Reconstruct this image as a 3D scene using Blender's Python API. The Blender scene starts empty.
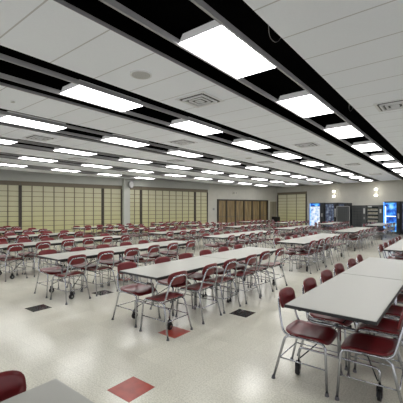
import bpy, bmesh, math, random
from mathutils import Vector, Matrix
random.seed(7)
C = bpy.context.scene.collection
S = bpy.context.scene
CEIL = 3.39
# room: K is the far corner; the left wall runs along L, the far wall along R (both turned 14 degrees to the ceiling grid)
K = Vector((-12.34, 26.35, 0))
AW = math.atan2(5.04, 20.01)
L = Vector((-math.sin(AW), -math.cos(AW), 0))
R = Vector((math.cos(AW), -math.sin(AW), 0))
NL = R.copy()            # inward normal of the left wall
NR = L.copy()            # inward normal of the far wall

# ------------------------------------------------------------ materials
def new_mat(name):
    m = bpy.data.materials.new(name); m.use_nodes = True
    return m, m.node_tree.nodes, m.node_tree.links, m.node_tree.nodes['Principled BSDF']
def mat(name, col, rough=.5, metal=0, spec=.5, emit=None, es=0, noise=0, nscale=40, bump=0):
    m, n, l, b = new_mat(name)
    b.inputs['Base Color'].default_value = (*col, 1)
    b.inputs['Roughness'].default_value = rough
    b.inputs['Metallic'].default_value = metal
    b.inputs['Specular IOR Level'].default_value = spec
    if emit:
        b.inputs['Emission Color'].default_value = (*emit, 1); b.inputs['Emission Strength'].default_value = es
    if noise or bump:
        tc = n.new('ShaderNodeTexCoord'); nz = n.new('ShaderNodeTexNoise'); nz.inputs['Scale'].default_value = nscale
        nz.inputs['Detail'].default_value = 3
        l.new(tc.outputs['Object'], nz.inputs['Vector'])
        if noise:
            r = n.new('ShaderNodeValToRGB')
            r.color_ramp.elements[0].position = .3; r.color_ramp.elements[1].position = .7
            r.color_ramp.elements[0].color = (*[c*(1-noise) for c in col], 1)
            r.color_ramp.elements[1].color = (*[min(1, c*(1+noise)) for c in col], 1)
            l.new(nz.outputs['Fac'], r.inputs['Fac']); l.new(r.outputs['Color'], b.inputs['Base Color'])
        if bump:
            bp = n.new('ShaderNodeBump'); bp.inputs['Strength'].default_value = bump; bp.inputs['Distance'].default_value = .01
            l.new(nz.outputs['Fac'], bp.inputs['Height']); l.new(bp.outputs['Normal'], b.inputs['Normal'])
    return m

M = {}
M['plastic'] = mat('burgundy_plastic', (.16, .011, .014), .30, noise=.15, nscale=9)
M['steel'] = mat('chromed_steel', (.47, .48, .51), .27, 1.0)
M['cap'] = mat('grey_foot_cap', (.13, .13, .14), .6)
M['top'] = mat('grey_laminate', (.42, .42, .38), .35, noise=.025, nscale=220, spec=.35)
M['edge'] = mat('black_edge', (.018, .018, .02), .45)
M['rubber'] = mat('black_rubber', (.012, .012, .013), .6)
M['blackmetal'] = mat('black_metal', (.02, .02, .022), .4, .5)
M['wall'] = mat('painted_wall', (.50, .49, .44), .7, noise=.03, nscale=3, spec=.2)
M['soffit'] = mat('soffit_paint', (.44, .45, .42), .6, noise=.03, nscale=3, spec=.3)
M['rail'] = mat('grey_ceiling_rail', (.40, .40, .41), .45, .2)
M['lip'] = mat('grey_panel_lip', (.30, .30, .31), .5)
M['void'] = mat('dark_ceiling_void', (.004, .004, .004), .9, spec=0)
M['housing'] = mat('white_lamp_housing', (.8, .8, .8), .5, emit=(1, 1, 1), es=.14)  # faint glow added so the unlit housing sides do not turn dark
M['lamp'] = mat('lit_diffuser', (.9, .9, .9), .5, emit=(1, .99, .98), es=10)
M['vent'] = mat('ceiling_vent_paint', (.7, .71, .74), .5)
M['dark'] = mat('vent_slot_and_shade_line', (.07, .07, .07), .6)
M['speaker'] = mat('speaker_grille', (.5, .5, .5), .6, noise=.2, nscale=300)
M['brown'] = mat('dark_bronze_frame', (.045, .036, .027), .5, noise=.15, nscale=5)
M['header'] = mat('bronze_header', (.16, .135, .095), .55)
M['wood'] = None
M['post'] = mat('cream_post', (.55, .53, .45), .5)
M['mach'] = mat('dark_machine_body', (.014, .017, .022), .4)
M['machgrey'] = mat('grey_machine_body', (.05, .055, .055), .5)
M['machframe'] = mat('machine_light_trim', (.28, .29, .29), .4, .4)
M['sconce'] = mat('sconce_lamp', (1, 1, 1), .4, emit=(1, .95, .84), es=3.5)
M['metalgrey'] = mat('brushed_grey', (.3, .3, .3), .4, .6)
M['beige'] = mat('beige_door_paint', (.30, .27, .20), .5, noise=.05, nscale=4)
M['redtile'] = mat('red_floor_tile', (.36, .04, .02), .28, noise=.2, nscale=12, spec=.5)
M['blacktile'] = mat('black_floor_tile', (.012, .012, .012), .12, noise=.3, nscale=14, spec=.5)

def floor_mat():
    m, n, l, b = new_mat('polished_composite_tile')
    tc = n.new('ShaderNodeTexCoord')
    mp = n.new('ShaderNodeMapping'); mp.inputs['Location'].default_value = (2.455/.305, -1.755/.305, 0)
    mp.inputs['Scale'].default_value = (1/.305, 1/.305, 1)
    l.new(tc.outputs['Object'], mp.inputs['Vector'])
    fl = n.new('ShaderNodeVectorMath'); fl.operation = 'FLOOR'; l.new(mp.outputs['Vector'], fl.inputs[0])
    wn = n.new('ShaderNodeTexWhiteNoise'); wn.noise_dimensions = '2D'; l.new(fl.outputs[0], wn.inputs['Vector'])
    fr = n.new('ShaderNodeVectorMath'); fr.operation = 'FRACTION'; l.new(mp.outputs['Vector'], fr.inputs[0])
    sx = n.new('ShaderNodeSeparateXYZ'); l.new(fr.outputs[0], sx.inputs[0])
    def near(sock):
        a = n.new('ShaderNodeMath'); a.operation = 'PINGPONG'; a.inputs[1].default_value = .5; l.new(sock, a.inputs[0])
        g = n.new('ShaderNodeMath'); g.operation = 'LESS_THAN'; g.inputs[1].default_value = .012; l.new(a.outputs[0], g.inputs[0])
        return g
    gx, gy = near(sx.outputs['X']), near(sx.outputs['Y'])
    mx = n.new('ShaderNodeMath'); mx.operation = 'MAXIMUM'; l.new(gx.outputs[0], mx.inputs[0]); l.new(gy.outputs[0], mx.inputs[1])
    sp = n.new('ShaderNodeTexNoise'); sp.inputs['Scale'].default_value = 70; sp.inputs['Detail'].default_value = 4
    l.new(tc.outputs['Object'], sp.inputs['Vector'])
    r = n.new('ShaderNodeValToRGB')
    r.color_ramp.elements[0].position = .36; r.color_ramp.elements[0].color = (.58, .565, .47, 1)
    r.color_ramp.elements[1].position = .58; r.color_ramp.elements[1].color = (.74, .725, .625, 1)
    l.new(sp.outputs['Fac'], r.inputs['Fac'])
    v = n.new('ShaderNodeMapRange'); v.inputs['To Min'].default_value = .95; v.inputs['To Max'].default_value = 1.03
    l.new(wn.outputs['Value'], v.inputs['Value'])
    g = n.new('ShaderNodeMapRange'); g.inputs['To Min'].default_value = 1; g.inputs['To Max'].default_value = .93
    l.new(mx.outputs[0], g.inputs['Value'])
    mu = n.new('ShaderNodeMath'); mu.operation = 'MULTIPLY'; l.new(v.outputs[0], mu.inputs[0]); l.new(g.outputs[0], mu.inputs[1])
    hs = n.new('ShaderNodeHueSaturation'); l.new(r.outputs['Color'], hs.inputs['Color']); l.new(mu.outputs[0], hs.inputs['Value'])
    l.new(hs.outputs['Color'], b.inputs['Base Color'])
    b.inputs['Roughness'].default_value = .19; b.inputs['Specular IOR Level'].default_value = .5
    n2 = n.new('ShaderNodeTexNoise'); n2.inputs['Scale'].default_value = 2.2; l.new(tc.outputs['Object'], n2.inputs['Vector'])
    bp = n.new('ShaderNodeBump'); bp.inputs['Strength'].default_value = .05; bp.inputs['Distance'].default_value = .02
    l.new(n2.outputs['Fac'], bp.inputs['Height']); l.new(bp.outputs['Normal'], b.inputs['Normal'])
    return m
M['floor'] = floor_mat()

def ceil_mat():
    m, n, l, b = new_mat('ceiling_panel')
    tc = n.new('ShaderNodeTexCoord'); sx = n.new('ShaderNodeSeparateXYZ'); l.new(tc.outputs['Object'], sx.inputs[0])
    a = n.new('ShaderNodeMath'); a.operation = 'SUBTRACT'; a.inputs[1].default_value = 1.97; l.new(sx.outputs['Y'], a.inputs[0])
    p = n.new('ShaderNodeMath'); p.operation = 'PINGPONG'; p.inputs[1].default_value = .3048; l.new(a.outputs[0], p.inputs[0])
    g = n.new('ShaderNodeMath'); g.operation = 'LESS_THAN'; g.inputs[1].default_value = .008; l.new(p.outputs[0], g.inputs[0])
    nz = n.new('ShaderNodeTexNoise'); nz.inputs['Scale'].default_value = 60; l.new(tc.outputs['Object'], nz.inputs['Vector'])
    r = n.new('ShaderNodeValToRGB'); r.color_ramp.elements[0].color = (.82, .85, .91, 1); r.color_ramp.elements[1].color = (.87, .90, .96, 1)
    l.new(nz.outputs['Fac'], r.inputs['Fac'])
    mx = n.new('ShaderNodeMixRGB'); l.new(g.outputs[0], mx.inputs['Fac']); l.new(r.outputs['Color'], mx.inputs['Color1'])
    mx.inputs['Color2'].default_value = (.55, .55, .57, 1)
    l.new(mx.outputs['Color'], b.inputs['Base Color']); b.inputs['Roughness'].default_value = .8
    b.inputs['Specular IOR Level'].default_value = .2
    return m
M['ceil'] = ceil_mat()

def shade_mat():
    m, n, l, b = new_mat('translucent_screen_paper')
    tc = n.new('ShaderNodeTexCoord'); sx = n.new('ShaderNodeSeparateXYZ'); l.new(tc.outputs['Object'], sx.inputs[0])
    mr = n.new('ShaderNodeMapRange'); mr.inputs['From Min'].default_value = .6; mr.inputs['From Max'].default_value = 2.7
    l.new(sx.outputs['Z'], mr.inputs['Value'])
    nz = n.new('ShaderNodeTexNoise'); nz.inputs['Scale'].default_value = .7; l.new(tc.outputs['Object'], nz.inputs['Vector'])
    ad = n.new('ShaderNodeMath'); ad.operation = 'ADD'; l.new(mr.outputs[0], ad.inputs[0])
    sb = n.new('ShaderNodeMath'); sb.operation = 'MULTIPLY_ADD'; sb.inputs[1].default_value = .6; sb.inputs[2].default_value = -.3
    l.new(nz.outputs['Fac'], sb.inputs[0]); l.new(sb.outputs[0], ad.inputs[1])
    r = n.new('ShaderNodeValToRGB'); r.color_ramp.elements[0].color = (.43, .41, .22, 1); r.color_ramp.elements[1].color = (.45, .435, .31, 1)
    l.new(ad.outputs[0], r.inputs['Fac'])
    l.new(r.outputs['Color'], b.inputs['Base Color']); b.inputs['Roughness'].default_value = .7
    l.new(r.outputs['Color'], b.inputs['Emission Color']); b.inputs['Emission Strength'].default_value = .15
    return m
M['shade'] = shade_mat()

def wood_mat():
    m, n, l, b = new_mat('oak_folding_panel')
    tc = n.new('ShaderNodeTexCoord'); mp = n.new('ShaderNodeMapping'); mp.inputs['Scale'].default_value = (9, 9, .7)
    l.new(tc.outputs['Object'], mp.inputs['Vector'])
    nz = n.new('ShaderNodeTexNoise'); nz.inputs['Scale'].default_value = 1.5; nz.inputs['Detail'].default_value = 6
    l.new(mp.outputs[0], nz.inputs['Vector'])
    r = n.new('ShaderNodeValToRGB'); r.color_ramp.elements[0].position = .3; r.color_ramp.elements[1].position = .7
    r.color_ramp.elements[0].color = (.13, .085, .035, 1); r.color_ramp.elements[1].color = (.33, .245, .12, 1)
    l.new(nz.outputs['Fac'], r.inputs['Fac']); l.new(r.outputs['Color'], b.inputs['Base Color']); b.inputs['Roughness'].default_value = .4
    return m
M['wood'] = wood_mat()

def glow_mat(name, stops, strength, scale=(2.2, 2.2, 3)):
    # a lit display front: procedural cells of light
    m, n, l, b = new_mat(name)
    tc = n.new('ShaderNodeTexCoord'); mp = n.new('ShaderNodeMapping'); mp.inputs['Scale'].default_value = scale
    l.new(tc.outputs['Object'], mp.inputs['Vector'])
    nz = n.new('ShaderNodeTexNoise'); nz.inputs['Scale'].default_value = 1.6; nz.inputs['Detail'].default_value = 3
    l.new(mp.outputs[0], nz.inputs['Vector'])
    r = n.new('ShaderNodeValToRGB')
    while len(r.color_ramp.elements) < len(stops): r.color_ramp.elements.new(.5)
    for e, (p, c) in zip(r.color_ramp.elements, stops): e.position = p; e.color = (*c, 1)
    l.new(nz.outputs['Fac'], r.inputs['Fac'])
    b.inputs['Base Color'].default_value = (.02, .02, .03, 1); b.inputs['Roughness'].default_value = .15
    l.new(r.outputs['Color'], b.inputs['Emission Color']); b.inputs['Emission Strength'].default_value = strength
    return m
M['blueglow'] = glow_mat('blue_lit_display', [(.34, (.005, .03, .22)), (.47, (.02, .16, .75)), (.56, (.12, .55, 1)), (.70, (.6, .9, 1))], 1.1, (1.3, 1.3, 1.6))
M['whiteglow'] = glow_mat('white_blue_lit_display', [(.32, (.1, .25, .6)), (.45, (.55, .72, .95)), (.6, (.95, .97, 1))], 1.0)
M['dimglow'] = glow_mat('dim_blue_display', [(.35, (.012, .018, .04)), (.5, (.06, .08, .13)), (.65, (.22, .27, .34))], 1.0)
M['whitestrip'] = mat('lit_white_strip', (1, 1, 1), .4, emit=(.6, .85, 1), es=1.6)
M['bluestrip'] = mat('lit_blue_strip', (.2, .5, 1), .4, emit=(.05, .3, 1), es=1.6)
M['snack'] = mat('dim_snack_rows', (.16, .15, .12), .5, emit=(.3, .28, .22), es=.12, noise=.6, nscale=14)
M['lightpanel'] = mat('pale_selection_panel', (.45, .46, .46), .4)

# ------------------------------------------------------------ mesh helpers
def mesh_obj(name, bm, m, parent=None, smooth=False):
    me = bpy.data.meshes.new(name)
    bmesh.ops.recalc_face_normals(bm, faces=bm.faces)
    bm.to_mesh(me); bm.free()
    for mm in (m if isinstance(m, (list, tuple)) else [m]): me.materials.append(mm)
    if smooth:
        for p in me.polygons: p.use_smooth = True
    o = bpy.data.objects.new(name, me); C.objects.link(o)
    if parent: o.parent = parent
    return o
def empty(name, loc=(0, 0, 0), rz=0):
    o = bpy.data.objects.new(name, None); C.objects.link(o); o.location = loc; o.rotation_euler = (0, 0, rz)
    o.empty_display_size = .1
    return o
def tag(o, label=None, cat=None, group=None, kind=None):
    if label: o['label'] = label
    if cat: o['category'] = cat
    if group: o['group'] = group
    if kind: o['kind'] = kind
    return o
def box(bm, x0, x1, y0, y1, z0, z1, bevel=0, mat_i=0):
    vs = [bm.verts.new(p) for p in ((x0,y0,z0),(x1,y0,z0),(x1,y1,z0),(x0,y1,z0),(x0,y0,z1),(x1,y0,z1),(x1,y1,z1),(x0,y1,z1))]
    fs = [bm.faces.new([vs[i] for i in f]) for f in ((3,2,1,0),(4,5,6,7),(0,1,5,4),(1,2,6,5),(2,3,7,6),(3,0,4,7))]
    for f in fs: f.material_index = mat_i
    if bevel:
        es = list({e for f in fs for e in f.edges})
        bmesh.ops.bevel(bm, geom=es, offset=bevel, segments=2, affect='EDGES', profile=.6)
def wbox(bm, base, D, N, s0, s1, d0, d1, z0, z1, mat_i=0):
    """box set on a wall: s along D, d out from the wall along N"""
    vs = []
    for z in (z0, z1):
        for s, d in ((s0,d0),(s1,d0),(s1,d1),(s0,d1)):
            p = base + D*s + N*d; vs.append(bm.verts.new((p.x, p.y, z)))
    for f in ((3,2,1,0),(4,5,6,7),(0,1,5,4),(1,2,6,5),(2,3,7,6),(3,0,4,7)):
        bm.faces.new([vs[i] for i in f]).material_index = mat_i
def smooth_path(pts, r=.05, n=4):
    """round the corners of a polyline"""
    pts = [Vector(p) for p in pts]; out = [pts[0]]
    for i in range(1, len(pts)-1):
        a, b, c = pts[i-1], pts[i], pts[i+1]
        d1, d2 = (a-b), (c-b); rr = min(r, d1.length*.48, d2.length*.48)
        p, q = b+d1.normalized()*rr, b+d2.normalized()*rr
        for k in range(n+1):
            t = k/n; out.append(p*(1-t)**2 + b*2*t*(1-t) + q*t*t)
    out.append(pts[-1]); return out
def tube(bm, pts, r=.011, seg=8, corner=.05, n=4):
    pts = smooth_path(pts, corner, n) if len(pts) > 2 else [Vector(p) for p in pts]
    rings = []; up = None
    for i, p in enumerate(pts):
        t = (pts[min(i+1, len(pts)-1)] - pts[max(i-1, 0)]).normalized()
        if up is None:
            up = t.cross(Vector((0, 0, 1)));
            if up.length < .1: up = t.cross(Vector((0, 1, 0)))
            up.normalize()
        else:
            up = (up - t*up.dot(t)).normalized()
        v = t.cross(up)
        rings.append([bm.verts.new(p + (up*math.cos(2*math.pi*k/seg) + v*math.sin(2*math.pi*k/seg))*r) for k in range(seg)])
    for a, b in zip(rings, rings[1:]):
        for k in range(seg): bm.faces.new((a[k], a[(k+1) % seg], b[(k+1) % seg], b[k]))
    bm.faces.new(rings[0][::-1]); bm.faces.new(rings[-1])
def disc(bm, c, axis, r, h, seg=20, mat_i=0, r2=None):
    axis = Vector(axis).normalized(); c = Vector(c)
    q = Vector((0, 0, 1)).rotation_difference(axis).to_matrix().to_4x4()
    ret = bmesh.ops.create_cone(bm, cap_ends=True, segments=seg, radius1=r, radius2=r if r2 is None else r2, depth=h,
                                matrix=Matrix.Translation(c) @ q)
    for v in ret['verts']:
        for f in v.link_faces: f.material_index = mat_i
def clip(bm, margin=0.0):
    for nn in (NL, NR):
        bmesh.ops.bisect_plane(bm, geom=bm.verts[:]+bm.edges[:]+bm.faces[:], plane_co=K+nn*margin, plane_no=-nn, clear_outer=True)
def rounded_sheet(bm, nu, nv, fn, thick, power=4.0):
    """a moulded shell: fn(u, v) -> (point, normal), u and v in -1..1 mapped into a rounded rectangle"""
    top, bot = [], []
    for i in range(nu+1):
        a, b2 = [], []
        for j in range(nv+1):
            u, v = -1+2*i/nu, -1+2*j/nv
            m_ = max(abs(u), abs(v))
            if m_ > 0:
                k = (abs(u)**power + abs(v)**power)**(1/power); s = m_/k
                u, v = u*s, v*s
            p, n = fn(u, v); p, n = Vector(p), Vector(n).normalized()
            a.append(bm.verts.new(p + n*thick/2)); b2.append(bm.verts.new(p - n*thick/2))
        top.append(a); bot.append(b2)
    for i in range(nu):
        for j in range(nv):
            bm.faces.new((top[i][j], top[i+1][j], top[i+1][j+1], top[i][j+1]))
            bm.faces.new((bot[i][j+1], bot[i+1][j+1], bot[i+1][j], bot[i][j]))
    ring = [(i, 0) for i in range(nu)] + [(nu, j) for j in range(nv)] + [(i, nv) for i in range(nu, 0, -1)] + [(0, j) for j in range(nv, 0, -1)]
    for q, (i, j) in enumerate(ring):
        i2, j2 = ring[(q+1) % len(ring)]
        bm.faces.new((top[i][j], bot[i][j], bot[i2][j2], top[i2][j2]))
def copy_tree(o, parent=None):
    c = o.copy(); C.objects.link(c); c.parent = parent
    for ch in list(o.children): copy_tree(ch, c)
    return c

# ------------------------------------------------------------ the room
def big_poly(z, x0=-24, x1=9, y0=-7, y1=27.5):
    bm = bmesh.new(); vs = [bm.verts.new(p) for p in ((x0,y0,z),(x1,y0,z),(x1,y1,z),(x0,y1,z))]; bm.faces.new(vs)
    clip(bm); return bm
floor = tag(mesh_obj('floor', big_poly(0), M['floor']), kind='structure')
for x, y, k in ((-2.455,1.755,'r'), (-2.76,4.195,'b'), (-3.065,2.975,'r'), (-5.505,2.365,'b'), (-5.505,3.585,'b'), (-6.115,1.755,'b'),
                (-6.115,4.6,'r'), (-8.25,4.5,'b'), (-4.285,8.77,'r'), (-2.15,8.16,'b'), (-4.59,12.1,'b')):
    bm = bmesh.new(); box(bm, x+.002, x+.303, y+.002, y+.303, -.002, .0012)
    o = mesh_obj('accent_tile', bm, M['redtile' if k == 'r' else 'blacktile'], floor)
    o['label'] = 'red accent floor tile' if k == 'r' else 'black accent floor tile'
bm = bmesh.new(); wbox(bm, K, L, NL, -.2, 33.5, -.2, 0, 0, 4.0)
tag(mesh_obj('wall_left', bm, M['wall']), kind='structure')
bm = bmesh.new(); wbox(bm, K, R, NR, -.2, 22, -.2, 0, 0, 4.0)
tag(mesh_obj('wall_far', bm, M['wall']), kind='structure')
bm = bmesh.new(); wbox(bm, K, L, NL, 0, 33.4, 0, .015, 0, .10)
tag(mesh_obj('baseboard_left', bm, M['brown']), kind='structure')
bm = bmesh.new(); wbox(bm, K, R, NR, 0, 22, 0, .015, 0, .10)
tag(mesh_obj('baseboard_far', bm, M['brown']), kind='structure')

# ceiling: dark void, hanging panel strips, rails
P = 2.46
def strip_box(x0, x1, z0, z1, y0=-4.5, y1=27, m=0.0):
    bm = bmesh.new(); box(bm, x0, x1, y0, y1, z0, z1); clip(bm, m); return bm
bm = big_poly(3.98)
tag(mesh_obj('ceiling', bm, M['void']), kind='structure')
tn = 0
for k in range(-2, 8):
    x0, x1 = -3.89-P*k, -2.70-P*k
    bm = strip_box(x0, x1, CEIL, CEIL+.045, m=.35)
    for f in bm.faces:
        bm.normal_update()
        if abs(f.normal.z) < .5: f.material_index = 1
    tag(mesh_obj('ceiling', bm, [M['ceil'], M['lip']]), kind='structure')
for k in range(-1, 8):
    for xx in (-2.365, -1.762):
        tn += 1
        bm = strip_box(xx-.013-P*k, xx+.013-P*k, CEIL-.012, CEIL+.05, m=.35)
        tag(mesh_obj('trim_%d' % tn, bm, M['rail']), kind='structure')
# dark strip painting the shadow line where the ceiling meets the walls
for nm, D, N, ln in (('trim_%d' % (tn+1), L, NL, 33.4), ('trim_%d' % (tn+2), R, NR, 22)):
    bm = bmesh.new(); wbox(bm, K, D, N, 0, ln, 0, .30, CEIL+.06, CEIL+.10)
    tag(mesh_obj(nm, bm, M['dark']), kind='structure')

# ceiling lights
def make_light():
    t = empty('ceiling_light')
    bm = bmesh.new()
    w, ln, h = .284, .597, .10
    z0 = .004
    a = [bm.verts.new(p) for p in ((-w,-ln,z0),(w,-ln,z0),(w,ln,z0),(-w,ln,z0))]
    b = [bm.verts.new(p) for p in ((-w*.86,-ln*.97,h),(w*.78,-ln*.97,h),(w*.78,ln*.97,h),(-w*.86,ln*.97,h))]
    for i in range(4): bm.faces.new((a[i], a[(i+1) % 4], b[(i+1) % 4], b[i]))
    bm.faces.new(b)
    mesh_obj('housing', bm, M['housing'], t)
    bm = bmesh.new(); box(bm, -w+.006, w-.006, -ln+.006, ln-.006, -.002, .010)
    mesh_obj('diffuser', bm, M['lamp'], t)
    return t
ORD = ['first','second','third','fourth','fifth','sixth','seventh','eighth','ninth','tenth','eleventh','twelfth']
proto = None
def inside(x, y, m):
    p = Vector((x, y, 0)); return (p-K).dot(NL) > m and (p-K).dot(NR) > m
for k in range(0, 8):
    cnt = 0
    for j in range(0 if k < 4 else 0, 10):
        x, y = -2.065-P*k, 2.5956+.597+2.44*j
        if not all(inside(x+a, y+b, .4) for a in (-.3, .3) for b in (-.6, .6)): continue
        if proto is None: o = proto = make_light()
        else: o = copy_tree(proto)
        o.location = (x, y, CEIL)
        tag(o, 'lit rectangular ceiling light, %s from the near end of the %s light strip from right' % (ORD[cnt], ORD[k]),
            'ceiling light', 'recessed lights in the ceiling strips')
        cnt += 1
# unseen lights added to keep the near floor as bright as the rest
for x, y in ((-2.065, -1.7), (-4.525, -1.7), (-6.985, .75-.0), (.395, 3.2), (.395, 8.1), (.395, 13.0), (.395, 18)):
    o = copy_tree(proto); o.location = (x, y, CEIL)
    tag(o, 'added rectangular ceiling light out of view, brightening the near floor', 'ceiling light', 'ceiling lights added beyond the edge of view')

# ceiling vents and speakers
def make_vent():
    t = empty('ceiling_vent')
    bm = bmesh.new(); box(bm, -.29, .29, -.29, .29, -.012, 0, .004); mesh_obj('frame', bm, M['vent'], t)
    for i, a in enumerate((.225, .15, .08)):
        bm = bmesh.new()
        for s in (-1, 1):
            box(bm, -a, a, s*a-.018, s*a+.018, -.016-.004*i, -.011, mat_i=0)
            box(bm, s*a-.018, s*a+.018, -a, a, -.016-.004*i, -.011, mat_i=0)
        mesh_obj('slot_ring', bm, M['dark'], t)
        bm = bmesh.new(); b = a-.03
        for s in (-1, 1):
            box(bm, -b, b, s*b-.014, s*b+.014, -.034, -.012); box(bm, s*b-.014, s*b+.014, -b, b, -.034, -.012)
        mesh_obj('louvre_ring', bm, M['vent'], t)
    return t
vp = None
for i, (x, y, d) in enumerate([(-3.295,4.15,'large square ceiling air vent above the second table row'), (-.83,6.4,'square ceiling air vent near the upper right edge'),
        (-3.295,8.9,'square ceiling air vent between first and second light strips, next beyond the large one'),
        (-3.295,14.0,'small square vent third along between first and second light strips'),
        (-3.295,18.7,'farthest small vent between first and second light strips'),
        (-5.755,6.5,'square ceiling vent between second and third light strips, nearest'),
        (-5.755,11.3,'square ceiling vent farther along between second and third light strips'),
        (-8.215,3.9,'square ceiling vent between third and fourth light strips at upper left'),
        (-8.215,8.9,'small ceiling vent farther between third and fourth light strips'),
        (-10.675,6.4,'small ceiling vent between fourth and fifth light strips')]):
    if vp is None: o = vp = make_vent()
    else: o = copy_tree(vp)
    o.location = (x, y, CEIL); tag(o, d, 'vent', 'square air vents in the ceiling')
def ceiling_speaker(x, y, r, lab, nm='ceiling_speaker', cat='speaker'):
    t = empty(nm, (x, y, CEIL)); tag(t, lab, cat)
    bm = bmesh.new(); disc(bm, (0, 0, -.006), (0, 0, 1), r, .012, 32); mesh_obj('rim', bm, M['vent'], t)
    bm = bmesh.new(); disc(bm, (0, 0, -.014), (0, 0, 1), r*.82, .008, 32, r2=r*.86); mesh_obj('grille', bm, M['speaker'], t)
ceiling_speaker(-3.28, 2.88, .145, 'round grey speaker grille in the ceiling panel at upper left')
ceiling_speaker(-5.755, 10.0, .12, 'small round ceiling speaker beyond the second light strip')
ceiling_speaker(-3.295, 11.0, .12, 'round ceiling speaker farther along beside the first light strip')
ceiling_speaker(-5.78, 2.3, .035, 'tiny round sprinkler head in left ceiling panel', 'ceiling_sprinkler', 'sprinkler')
# wires hanging in the dark slot beside the first light strip
for (x, y, lab) in ((-1.56, 3.05, 'thin grey wire dangling in dark ceiling slot above the nearest light'), (-1.56, 6.3, 'thin grey wire looping in dark ceiling slot by the third light')):
    bm = bmesh.new(); tube(bm, [(x, y, 3.98), (x+.03, y+.02, 3.6), (x-.02, y+.12, 3.45), (x-.03, y+.34, 3.46), (x+.02, y+.5, 3.7)], .0035, 6, .1)
    tag(mesh_obj('hanging_wire', bm, M['metalgrey'], None, True), lab, 'wire')

# ------------------------------------------------------------ screens on the walls
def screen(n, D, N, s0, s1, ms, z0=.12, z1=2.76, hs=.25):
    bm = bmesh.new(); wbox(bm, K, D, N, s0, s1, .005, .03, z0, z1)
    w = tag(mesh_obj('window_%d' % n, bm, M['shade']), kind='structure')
    bm = bmesh.new()
    for s in ms: wbox(bm, K, D, N, s-.022, s+.022, .028, .055, z0, z1)
    z = 2.47
    while z > z0+.1:
        wbox(bm, K, D, N, s0, s1, .028, .048, z-.013, z+.013); z -= hs
    mesh_obj('muntin', bm, M['header'], w)
    bm = bmesh.new(); wbox(bm, K, D, N, s0, s1, .0, .09, z1, 2.97); mesh_obj('header', bm, M['header'], w)
    bm = bmesh.new(); wbox(bm, K, D, N, s0, s1, .0, .07, .0, z0); mesh_obj('sill', bm, M['header'], w)
    bm = bmesh.new()
    wbox(bm, K, D, N, s0-.005, s0+.06, .0, .10, 0, z1); wbox(bm, K, D, N, s1-.06, s1+.005, .0, .10, 0, z1)
    mesh_obj('window_frame', bm, M['brown'], w)
def rng(a, b, n): return [a+(b-a)*i/n for i in range(1, n)]
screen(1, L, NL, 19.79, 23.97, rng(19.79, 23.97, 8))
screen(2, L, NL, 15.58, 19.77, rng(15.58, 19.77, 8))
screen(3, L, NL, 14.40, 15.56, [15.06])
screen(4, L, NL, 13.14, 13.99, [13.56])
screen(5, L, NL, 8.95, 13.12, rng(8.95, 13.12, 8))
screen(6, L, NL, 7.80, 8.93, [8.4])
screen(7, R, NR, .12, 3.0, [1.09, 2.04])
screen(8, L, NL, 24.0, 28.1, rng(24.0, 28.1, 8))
bm = bmesh.new(); wbox(bm, K, L, NL, 7.7, 33.4, 0, .16, 2.975, CEIL+.06)
tag(mesh_obj('trim_40', bm, M['soffit']), kind='structure')
# column
bm = bmesh.new(); wbox(bm, K, L, NL, 14.0, 14.39, 0, .34, 0, CEIL+.06)
tag(mesh_obj('wall_column', bm, M['soffit']), kind='structure')
t = empty('wall_speaker', K+L*13.98+NL*.42+Vector((0, 0, 3.05))); tag(t, 'round grey speaker high on the white wall column', 'speaker')
ax = (-L*.55+NL*.85)*1.0
bm = bmesh.new(); disc(bm, (0,0,0), NL-L*.5, .22, .10, 28); mesh_obj('rim', bm, M['metalgrey'], t)
bm = bmesh.new(); disc(bm, (NL-L*.5).normalized()*.055, NL-L*.5, .18, .012, 28); mesh_obj('grille', bm, M['speaker'], t)
bm = bmesh.new(); tube(bm, [(0,0,0), tuple(-NL*.2+L*.1)], .03, 8); mesh_obj('bracket', bm, M['metalgrey'], t)

# wooden folding doors in a dark frame, cream post, beige door
d = empty('door_1'); tag(d, kind='structure')
bm = bmesh.new(); wbox(bm, K, L, NL, 1.3, 6.82, .0, .12, 2.20, 2.30); wbox(bm, K, L, NL, 6.76, 6.86, 0, .12, 0, 2.3); wbox(bm, K, L, NL, 1.28, 1.38, 0, .12, 0, 2.3)
mesh_obj('door_frame', bm, M['brown'], d)
edges = [6.76, 5.99, 5.05, 4.12, 3.19, 2.26, 1.38]
for a, b in zip(edges, edges[1:]):
    bm = bmesh.new(); wbox(bm, K, L, NL, b+.05, a-.05, .0, .05, .02, 2.2); mesh_obj('door_leaf', bm, M['wood'], d)
    bm = bmesh.new(); mid = (a+b)/2; wbox(bm, K, L, NL, mid-.02, mid+.02, .05, .065, .1, 2.1); wbox(bm, K, L, NL, b+.07, a-.07, .05, .06, .98, 1.02)
    mesh_obj('door_rail', bm, M['header'], d)
for s in edges[1:-1]:
    bm = bmesh.new(); wbox(bm, K, L, NL, s-.06, s+.06, .0, .11, 0, 2.2); mesh_obj('mullion', bm, M['brown'], d)
bm = bmesh.new(); wbox(bm, K, L, NL, 1.08, 1.27, 0, .14, 0, 2.32); tag(mesh_obj('trim_41', bm, M['post']), kind='structure')
bm = bmesh.new(); wbox(bm, K, L, NL, .12, 1.02, .0, .04, .02, 2.2)
d2 = tag(mesh_obj('door_2', bm, M['beige']), kind='structure')
bm = bmesh.new(); wbox(bm, K, L, NL, .55, .585, .04, .05, .05, 2.18); mesh_obj('seam', bm, M['header'], d2)
bm = bmesh.new(); wbox(bm, K, L, NL, .05, 1.06, .0, .06, 2.2, 2.28); mesh_obj('door_frame', bm, M['post'], d2)
bm = bmesh.new(); wbox(bm, K, L, NL, .62, .66, .05, .10, .95, 1.1); mesh_obj('door_handle', bm, M['metalgrey'], d2)
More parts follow.
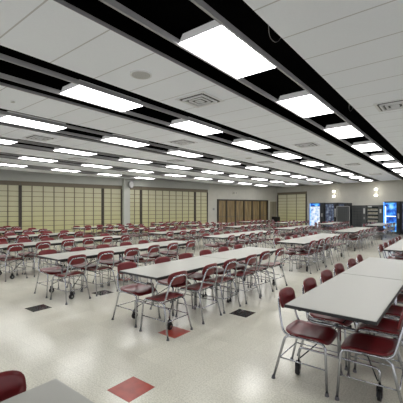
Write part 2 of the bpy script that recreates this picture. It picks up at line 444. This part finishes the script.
# small things on that wall
bm = bmesh.new(); wbox(bm, K, L, NL, 7.12, 7.26, 0, .04, 1.48, 1.64)
tag(mesh_obj('thermostat', bm, M['metalgrey']), 'small grey control box on wall beside the wooden doors', 'thermostat')
t = empty('exit_sign'); t['label'] = 'small pale signal box high on wall above the wooden doors'; t.name = 'alarm_box'; t['category'] = 'alarm'
bm = bmesh.new(); wbox(bm, K, L, NL, 4.85, 5.25, 0, .06, 2.72, 2.90); mesh_obj('case', bm, M['post'], t)
bm = bmesh.new(); wbox(bm, K, L, NL, 4.9, 5.0, .06, .075, 2.76, 2.86); wbox(bm, K, L, NL, 5.1, 5.2, .06, .075, 2.76, 2.86); mesh_obj('lens', bm, M['metalgrey'], t)
# dark bin on a stand in the corner
t = empty('rolling_bin'); tag(t, 'black boxy bin on wheeled stand in far corner beside the beige door', 'bin')
B0 = K + L*1.25 + NL*.9
def lbox(x0, x1, y0, y1, z0, z1, m, nm, par, rot=AW, base=None):
    base = base or B0
    bm = bmesh.new(); box(bm, x0, x1, y0, y1, z0, z1, .01)
    bmesh.ops.transform(bm, matrix=Matrix.Translation(base) @ Matrix.Rotation(-rot, 4, 'Z'), verts=bm.verts)
    return mesh_obj(nm, bm, m, par)
lbox(-.25, .25, -.22, .22, .5, .90, M['blackmetal'], 'body', t)
lbox(-.27, .27, -.24, .24, .90, .93, M['edge'], 'lid', t)
lbox(-.24, .24, -.21, .21, .22, .25, M['metalgrey'], 'shelf', t)
for sx in (-1, 1):
    for sy in (-1, 1):
        lbox(sx*.22-.02, sx*.22+.02, sy*.18-.02, sy*.18+.02, .08, .5, M['metalgrey'], 'leg', t)
        lbox(sx*.22-.02, sx*.22+.02, sy*.18-.04, sy*.18+.04, 0, .08, M['rubber'], 'wheel', t)

# wall lamps on the far wall
for s, zs, lab in ((5.4, (2.87, 2.50), 'pair of round glowing wall lamps above the dark machines near corner'),
                   (8.4, (2.89, 2.48), 'pair of round glowing wall lamps beside the blue vending machine')):
    t = empty('wall_lamp'); tag(t, lab, 'wall lamp', 'glowing lamps on the far wall')
    bm = bmesh.new(); wbox(bm, K, R, NR, s-.07, s+.07, 0, .06, 2.42, 2.94); mesh_obj('backplate', bm, M['post'], t)
    for z in zs:
        c = K + R*s + NR*.15 + Vector((0, 0, z))
        bm = bmesh.new(); bmesh.ops.create_uvsphere(bm, u_segments=20, v_segments=12, radius=.115, matrix=Matrix.Translation(c) @ Matrix.Diagonal((1, 1, .72, 1)))
        mesh_obj('lamp_globe', bm, M['sconce'], t, True)
        ld = bpy.data.lights.new('lamp_glow', 'POINT'); ld.energy = 2.2; ld.color = (1, .93, .8); ld.shadow_soft_size = .12
        lo = bpy.data.objects.new('lamp_glow', ld); C.objects.link(lo); lo.location = K + R*s + NR*.42 + Vector((0, 0, z)); lo.parent = t

# ------------------------------------------------------------ vending machines
def machine(nm, lab, s0, s1, h, style, dep=.85, off=0.05, cat='vending machine'):
    t = empty(nm, K + R*((s0+s1)/2) + NR*off, math.atan2(R.y, R.x)); w = (s1-s0)/2
    tag(t, lab, cat)
    # local: x along the wall, -y out into the room
    def part(name, m, boxes, bev=0, parent=None):
        bm = bmesh.new()
        for b_ in boxes: box(bm, *b_, bev)
        return mesh_obj(name, bm, m, parent or t)
    y = -dep
    body = part('body', M['machgrey'] if style in ('grid', 'snack', 'board') else M['mach'], [(-w, w, y, 0, .06, h)], .015)
    part('foot', M['rubber'], [(-w+.05, -w+.15, y+.05, y+.15, 0, .06), (w-.15, w-.05, y+.05, y+.15, 0, .06), (-w+.05, -w+.15, -.15, -.05, 0, .06), (w-.15, w-.05, -.15, -.05, 0, .06)])
    if style == 'blue':
        part('lit_front', M['blueglow'], [(-w+.05, w-.24, y-.02, y+.01, .18, h-.08)])
        part('light_strip', M['whitestrip'], [(-w+.09, -w+.15, y-.03, y-.015, .35, h-.3), (-w+.15, w-.26, y-.03, y-.015, 1.10, 1.15)])
        part('light_edge', M['bluestrip'], [(-w, -w+.045, y-.02, y+.01, .1, h-.04)])
        part('control_panel', M['blackmetal'], [(w-.2, w-.03, y-.02, y+.01, .4, h-.15)])
        part('coin_slot', M['metalgrey'], [(w-.16, w-.07, y-.03, y-.015, 1.0, 1.3)])
        part('delivery_door', M['edge'], [(-w+.18, w-.32, y-.03, y-.015, .25, .48)])
    elif style == 'white':
        part('lit_front', M['whiteglow'], [(-w+.05, w-.38, y-.02, y+.01, .2, h-.28)])
        part('light_edge', M['bluestrip'], [(-w, -w+.05, y-.02, y+.01, .1, h-.05)])
        part('top_sign', M['bluestrip'] if False else M['blueglow'], [(-w+.05, w-.38, y-.02, y+.01, h-.26, h-.05)])
        part('control_panel', M['mach'], [(w-.36, w-.03, y-.02, y+.01, .2, h-.05)])
        part('coin_slot', M['metalgrey'], [(w-.25, w-.14, y-.03, y-.015, 1.0, 1.25)])
    elif style == 'dim':
        part('display_front', M['dimglow'], [(-w+.06, w-.22, y-.02, y+.01, .3, h-.1)])
        part('divider', M['mach'], [(-w+.1+(.2*i), -w+.115+(.2*i), y-.03, y-.01, .3, h-.1) for i in range(4)])
        part('control_panel', M['blackmetal'], [(w-.19, w-.03, y-.02, y+.01, .4, h-.15)])
        part('coin_slot', M['lightpanel'], [(w-.15, w-.08, y-.03, y-.015, 1.0, 1.6)])
    elif style == 'grid':
        n = 7
        part('grid', M['mach'], [(-w+.03+i*(2*w-.28)/n-.008, -w+.03+i*(2*w-.28)/n+.008, y-.02, y+.005, .15, h-.06) for i in range(n+1)] +
             [(-w+.03, w-.25, y-.02, y+.005, z-.01, z+.01) for z in [.15+(h-.21)*i/9 for i in range(10)]])
        part('selection_panel', M['lightpanel'], [(w-.15, w-.05, y-.025, y+.01, h-.55, h-.2)])
        part('coin_slot', M['metalgrey'], [(w-.14, w-.06, y-.025, y+.01, .9, 1.05)])
    elif style == 'snack':
        part('window', M['dimdark'], [(-w+.06, w-.26, y-.015, y+.005, .35, h-.1)])
        part('snack_row', M['snack'], [(-w+.09, w-.29, y-.03, y-.01, z, z+.12) for z in (.5, .75, 1.0, 1.25, 1.48)])
        part('shelf', M['machframe'], [(-w+.07, w-.27, y-.035, y-.01, z-.025, z) for z in (.5, .75, 1.0, 1.25, 1.48)])
        part('selection_panel', M['lightpanel'], [(w-.17, w-.07, y-.025, y+.01, h-.5, h-.25)])
        part('price_sign', M['lightpanel'], [(-w+.1, -w+.34, y-.03, y-.01, h-.13, h-.05)])
        part('delivery_door', M['edge'], [(-w+.15, w-.3, y-.02, y+.005, .14, .3)])
    elif style == 'board':
        part('frame', M['machframe'], [(-w, -w+.04, y-.02, y+.01, .1, h), (w-.04, w, y-.02, y+.01, .1, h), (-w+.04, w-.04, y-.02, y+.01, h-.04, h), (-w+.04, w-.04, y-.02, y+.01, .1, .14)])
        part('panel_grid', M['mach'], [(-w+.1+i*(2*w-.2)/5-.012, -w+.1+i*(2*w-.2)/5+.012, y-.012, y+.005, .14, h-.04) for i in range(6)])
    return t
M['dimdark'] = mat('dark_glass', (.02, .025, .025), .15)
machine('vending_machine', 'vending machine with bright white front and blue glow beside the corner screens', 3.9, 5.10, 2.03, 'white')
machine('vending_machine', 'dark vending machine with dim blue-grey display, right of the white lit one', 5.14, 6.06, 2.02, 'dim')
machine('vending_machine', 'dark vending machine standing behind the grey framed board', 6.09, 6.72, 2.0, 'dim', .7)
machine('rolling_board', 'dark grey board in a light metal frame standing before the machines', 6.12, 7.07, 1.78, 'board', .08, .95, 'board')
machine('vending_machine', 'dark grey vending machine with a grid front, third dark box from corner', 7.12, 8.09, 1.82, 'grid')
machine('vending_machine', 'grey snack vending machine with shelves of snacks left of the blue one', 8.14, 9.14, 1.82, 'snack')
machine('vending_machine', 'tall drinks vending machine glowing bright blue on far wall', 9.2, 10.18, 2.05, 'blue')
machine('vending_machine', 'tall dark vending machine at the right edge beside the blue glowing one', 10.22, 11.2, 2.03, 'dim')

# ------------------------------------------------------------ chairs
def seat_fn(u, v):
    x, y = u*.205, v*.205
    z = .452 - .016*(1-u*u)*(1-v*v)*1.0
    if u > .45: z -= .045*((u-.45)/.55)**2
    if u < -.5: z += .020*((-u-.5)/.5)**2
    return (x, y, z), (.35*max(0, u-.4), 0, 1)
def back_fn(u, v):
    # u up, v across
    z = .728 + u*.084; y = v*.177
    x = -.238 - .02*u - .026*(1-v*v)
    return (x, y, z), (1, .22*v*-1, .16)
def bm_seat():
    bm = bmesh.new(); rounded_sheet(bm, 10, 10, seat_fn, .013, 5); return bm
def bm_back():
    bm = bmesh.new(); rounded_sheet(bm, 8, 10, back_fn, .012, 3.4); return bm
RT = .0115
def bm_backframe():
    bm = bmesh.new()
    tube(bm, [(.02,-.192,.428), (-.20,-.195,.430), (-.243,-.176,.60), (-.280,-.132,.758), (-.280,.132,.758), (-.243,.176,.60), (-.20,.195,.430), (.02,.192,.428)], RT, 8, .07)
    return bm
def bm_leg(fx, fy):
    bm = bmesh.new()
    if fx > 0: tube(bm, [(.21, fy*.228, .012), (.185, fy*.195, .422), (.02, fy*.192, .428)], RT, 8, .05)
    else: tube(bm, [(-.285, fy*.228, .012), (-.185, fy*.19, .415), (-.10, fy*.185, .425)], RT, 8, .04)
    return bm
def bm_cap(fx, fy):
    bm = bmesh.new(); x = .21 if fx > 0 else -.287
    disc(bm, (x, fy*.229, .014), (0, 0, 1), .019, .028, 12, r2=.014); return bm
def bm_stretch():
    out = []
    for fy in (-1, 1):
        bm = bmesh.new(); tube(bm, [(-.238, fy*.21, .21), (.199, fy*.214, .21)], .006, 6); out.append(bm)
    bm = bmesh.new(); tube(bm, [(-.24, -.208, .20), (-.24, .208, .20)], .006, 6); out.append(bm)
    return out
def bm_seatframe():
    bm = bmesh.new()
    tube(bm, [(-.15,-.185,.424), (.15,-.185,.424), (.15,.185,.424), (-.15,.185,.424), (-.15,-.17,.424)], RT*.8, 6, .02)
    return bm
def make_chair(full):
    t = empty('cafeteria_chair')
    mesh_obj('seat', bm_seat(), M['plastic'], t, True)
    mesh_obj('backrest', bm_back(), M['plastic'], t, True)
    mesh_obj('back_frame', bm_backframe(), M['steel'], t, True)
    if full: mesh_obj('seat_frame', bm_seatframe(), M['steel'], t, True)
    for fx in (1, -1):
        for fy in (-1, 1):
            lg = mesh_obj('leg', bm_leg(fx, fy), M['steel'], t, True)
            if full: mesh_obj('foot_cap', bm_cap(fx, fy), M['cap'], lg)
    if full:
        for b in bm_stretch(): mesh_obj('stretcher', b, M['steel'], t, True)
    return t
# ------------------------------------------------------------ folding tables
def make_table():
    t = empty('folding_table')
    for s in (-1, 1):
        y0, y1 = (-1.83, -.006) if s < 0 else (.006, 1.83)
        bm = bmesh.new(); box(bm, -.374, .374, y0+.004, y1-.004, .716, .741, .003); tt = mesh_obj('tabletop', bm, M['top'], t)
        bm = bmesh.new(); box(bm, -.381, .381, y0, y1, .709, .737, .004); mesh_obj('edge_band', bm, M['edge'], tt)
        # leg frame: bent chrome uprights from under the end of the top to the casters
        bm = bmesh.new(); e = s*1.72
        for sx in (-1, 1):
            tube(bm, [(sx*.20+.02, e+s*.05, .712), (sx*.205+.02, e+s*.07, .66), (sx*.20+.02, e+s*.01, .60), (.03, e-s*.04, .585)], .0115, 8, .04)
        tube(bm, [(.03, e-s*.03, .59), (.03, e-s*.15, .56), (.03, e-s*.15, .265)], .016, 8)
        tube(bm, [(-.345, e-s*.15, .13), (-.345, e-s*.15, .27), (.355, e-s*.15, .27), (.355, e-s*.15, .13)], .011, 8, .05)
        mesh_obj('leg_frame', bm, M['steel'], t, True)
        for sx in (-1, 1):
            bm = bmesh.new(); tube(bm, [(sx*.34, e-s*.15, .16), (0, e-s*.70, .50), (sx*-.22, e-s*1.1, .69)], .006, 6, .02); mesh_obj('brace', bm, M['blackmetal'], t, True)
            cx, cy = sx*.355, e-s*.15
            bm = bmesh.new()
            box(bm, cx-.022, cx-.016, cy-.02, cy+.02, .035, .112); box(bm, cx+.016, cx+.022, cy-.02, cy+.02, .035, .112); box(bm, cx-.022, cx+.022, cy-.02, cy+.02, .104, .128)
            ca = mesh_obj('caster', bm, M['blackmetal'], t)
            bm = bmesh.new(); disc(bm, (cx, cy, .047), (1, 0, 0), .047, .026, 20); wh = mesh_obj('wheel', bm, M['rubber'], ca)
            bm = bmesh.new(); disc(bm, (cx, cy, .047), (1, 0, 0), .018, .048, 14); mesh_obj('hub', bm, M['steel'], ca)
        # side rail under the top
        for sx in (-1, 1):
            bm = bmesh.new(); box(bm, sx*.28-.012, sx*.28+.012, y0+.1, y1-.1, .672, .71); mesh_obj('side_rail', bm, M['blackmetal'], t)
    bm = bmesh.new()
    for sx in (-1, 1):
        tube(bm, [(sx*.26, -.035, .70), (sx*.27, -.04, .35), (sx*.27, -.04, .035)], .014, 8)
        tube(bm, [(sx*.26, .035, .70), (sx*.27, .035, .35), (sx*.27, .035, .035)], .014, 8)
        tube(bm, [(sx*.27, -.04, .25), (sx*.27, .035, .25)], .012, 8)
    tube(bm, [(-.27, 0, .25), (.27, 0, .25)], .012, 8)
    mesh_obj('center_frame', bm, M['steel'], t, True)
    for sx in (-1, 1):
        for sy in (-1, 1):
            bm = bmesh.new(); disc(bm, (sx*.27, sy*.037, .02), (0, 0, 1), .022, .04, 12); mesh_obj('foot_pad', bm, M['rubber'], t)
    return t

X0, DX = -1.2475, 2.505
TY = {0: [2.82, 7.89], 1: [2.89, 7.96, 12.90, 18.5], 2: [2.87, 8.02, 13.0, 18.4], 3: [2.92, 7.98, 12.82, 18.2], 4: [2.92, 7.95, 12.82, 18.1], 5: [2.92, 7.95, 12.8], 6: [2.92]}
tp = make_table(); used_t = False
cf, cs = make_chair(True), make_chair(False); uf = us = False
def put_chair(x, y, face, lab, grp, full):
    global uf, us
    if full:
        if not uf: o = cf; uf = True
        else: o = copy_tree(cf)
    else:
        if not us: o = cs; us = True
        else: o = copy_tree(cs)
    o.location = (x, y, 0); o.rotation_euler = (0, 0, (0 if face > 0 else math.pi) + random.uniform(-.05, .05))
    tag(o, lab, 'chair', grp)
SEAT = {'L': 'left', 'R': 'right'}
for r, ys in TY.items():
    xl = X0 - DX*r
    for ti, y0 in enumerate(ys):
        xl = X0 - DX*r + (.11 if (r, ti) == (2, 0) else 0)
        if not used_t: o = tp; used_t = True
        else: o = copy_tree(tp)
        o.location = (xl+.381, y0+1.83, 0)
        tag(o, 'long grey-topped folding table, %s from the near aisle in the %s table row from right' % (ORD[ti], ORD[r]), 'table', 'long folding tables in rows')
        for side in 'LR':
            for i in range(6):
                y = y0 + .29 + .612*i + random.uniform(-.03, .03)
                x = xl + .381 + (-.215 if side == 'L' else .27) + random.uniform(-.02, .02)
                if r == 0 and side == 'R' and i > 3 and ti > 0: continue
                ex, ey = {(1,0,'L',0): (-.075, 0), (1,0,'R',0): (.03, -.05), (2,0,'L',0): (-.03, -.05), (2,0,'R',0): (.02, -.04)}.get((r, ti, side, i), (0, 0))
                x += ex; y += ey
                if not inside(x, y, .3): continue
                d = math.hypot(x, y)
                which = '%s from near end' % ORD[i] if i < 5 else 'last at far end'
                lab = '%s burgundy chair from near end, %s side of %s table in %s row from right' % (ORD[i], SEAT[side], ORD[ti], ORD[r])
                put_chair(x, y, 1 if side == 'L' else -1, lab, 'burgundy chairs at the %s side of %s table in %s row' % (SEAT[side], ORD[ti], ORD[r]), d < 10)
# the table in the near left corner, across the aisle
o = copy_tree(tp); o.location = (-1.64+.381, .862-1.83, 0)
tag(o, 'folding table cut off by lower left corner, alone on the near side of aisle', 'table', 'long folding tables in rows')
put_chair(-1.64+.15, .862-.275, 1, 'burgundy chair cut off at lower left, beside the nearest table corner', 'chairs at the near table', True)
put_chair(-1.64+.17, .862-.91, 1, 'burgundy chair next to the lower left chair, beyond the photo edge', 'chairs at the near table', True)

# ------------------------------------------------------------ camera, world
cd = bpy.data.cameras.new('camera'); cam = bpy.data.objects.new('camera', cd); C.objects.link(cam)
cam.location = (0, 0, 1.621); cam.rotation_euler = (math.pi/2, 0, .6661)
cd.sensor_width = 36; cd.lens = 325.08/403*36; cd.shift_y = (208.3-201.5)/403; cd.clip_start = .05; cd.clip_end = 100
S.camera = cam
w = bpy.data.worlds.new('world'); S.world = w; w.use_nodes = True
w.node_tree.nodes['Background'].inputs['Color'].default_value = (.97, .97, 1, 1)
w.node_tree.nodes['Background'].inputs['Strength'].default_value = 1.25
S.view_settings.view_transform = 'Standard'
S.view_settings.look = 'None'
S.view_settings.exposure = 0
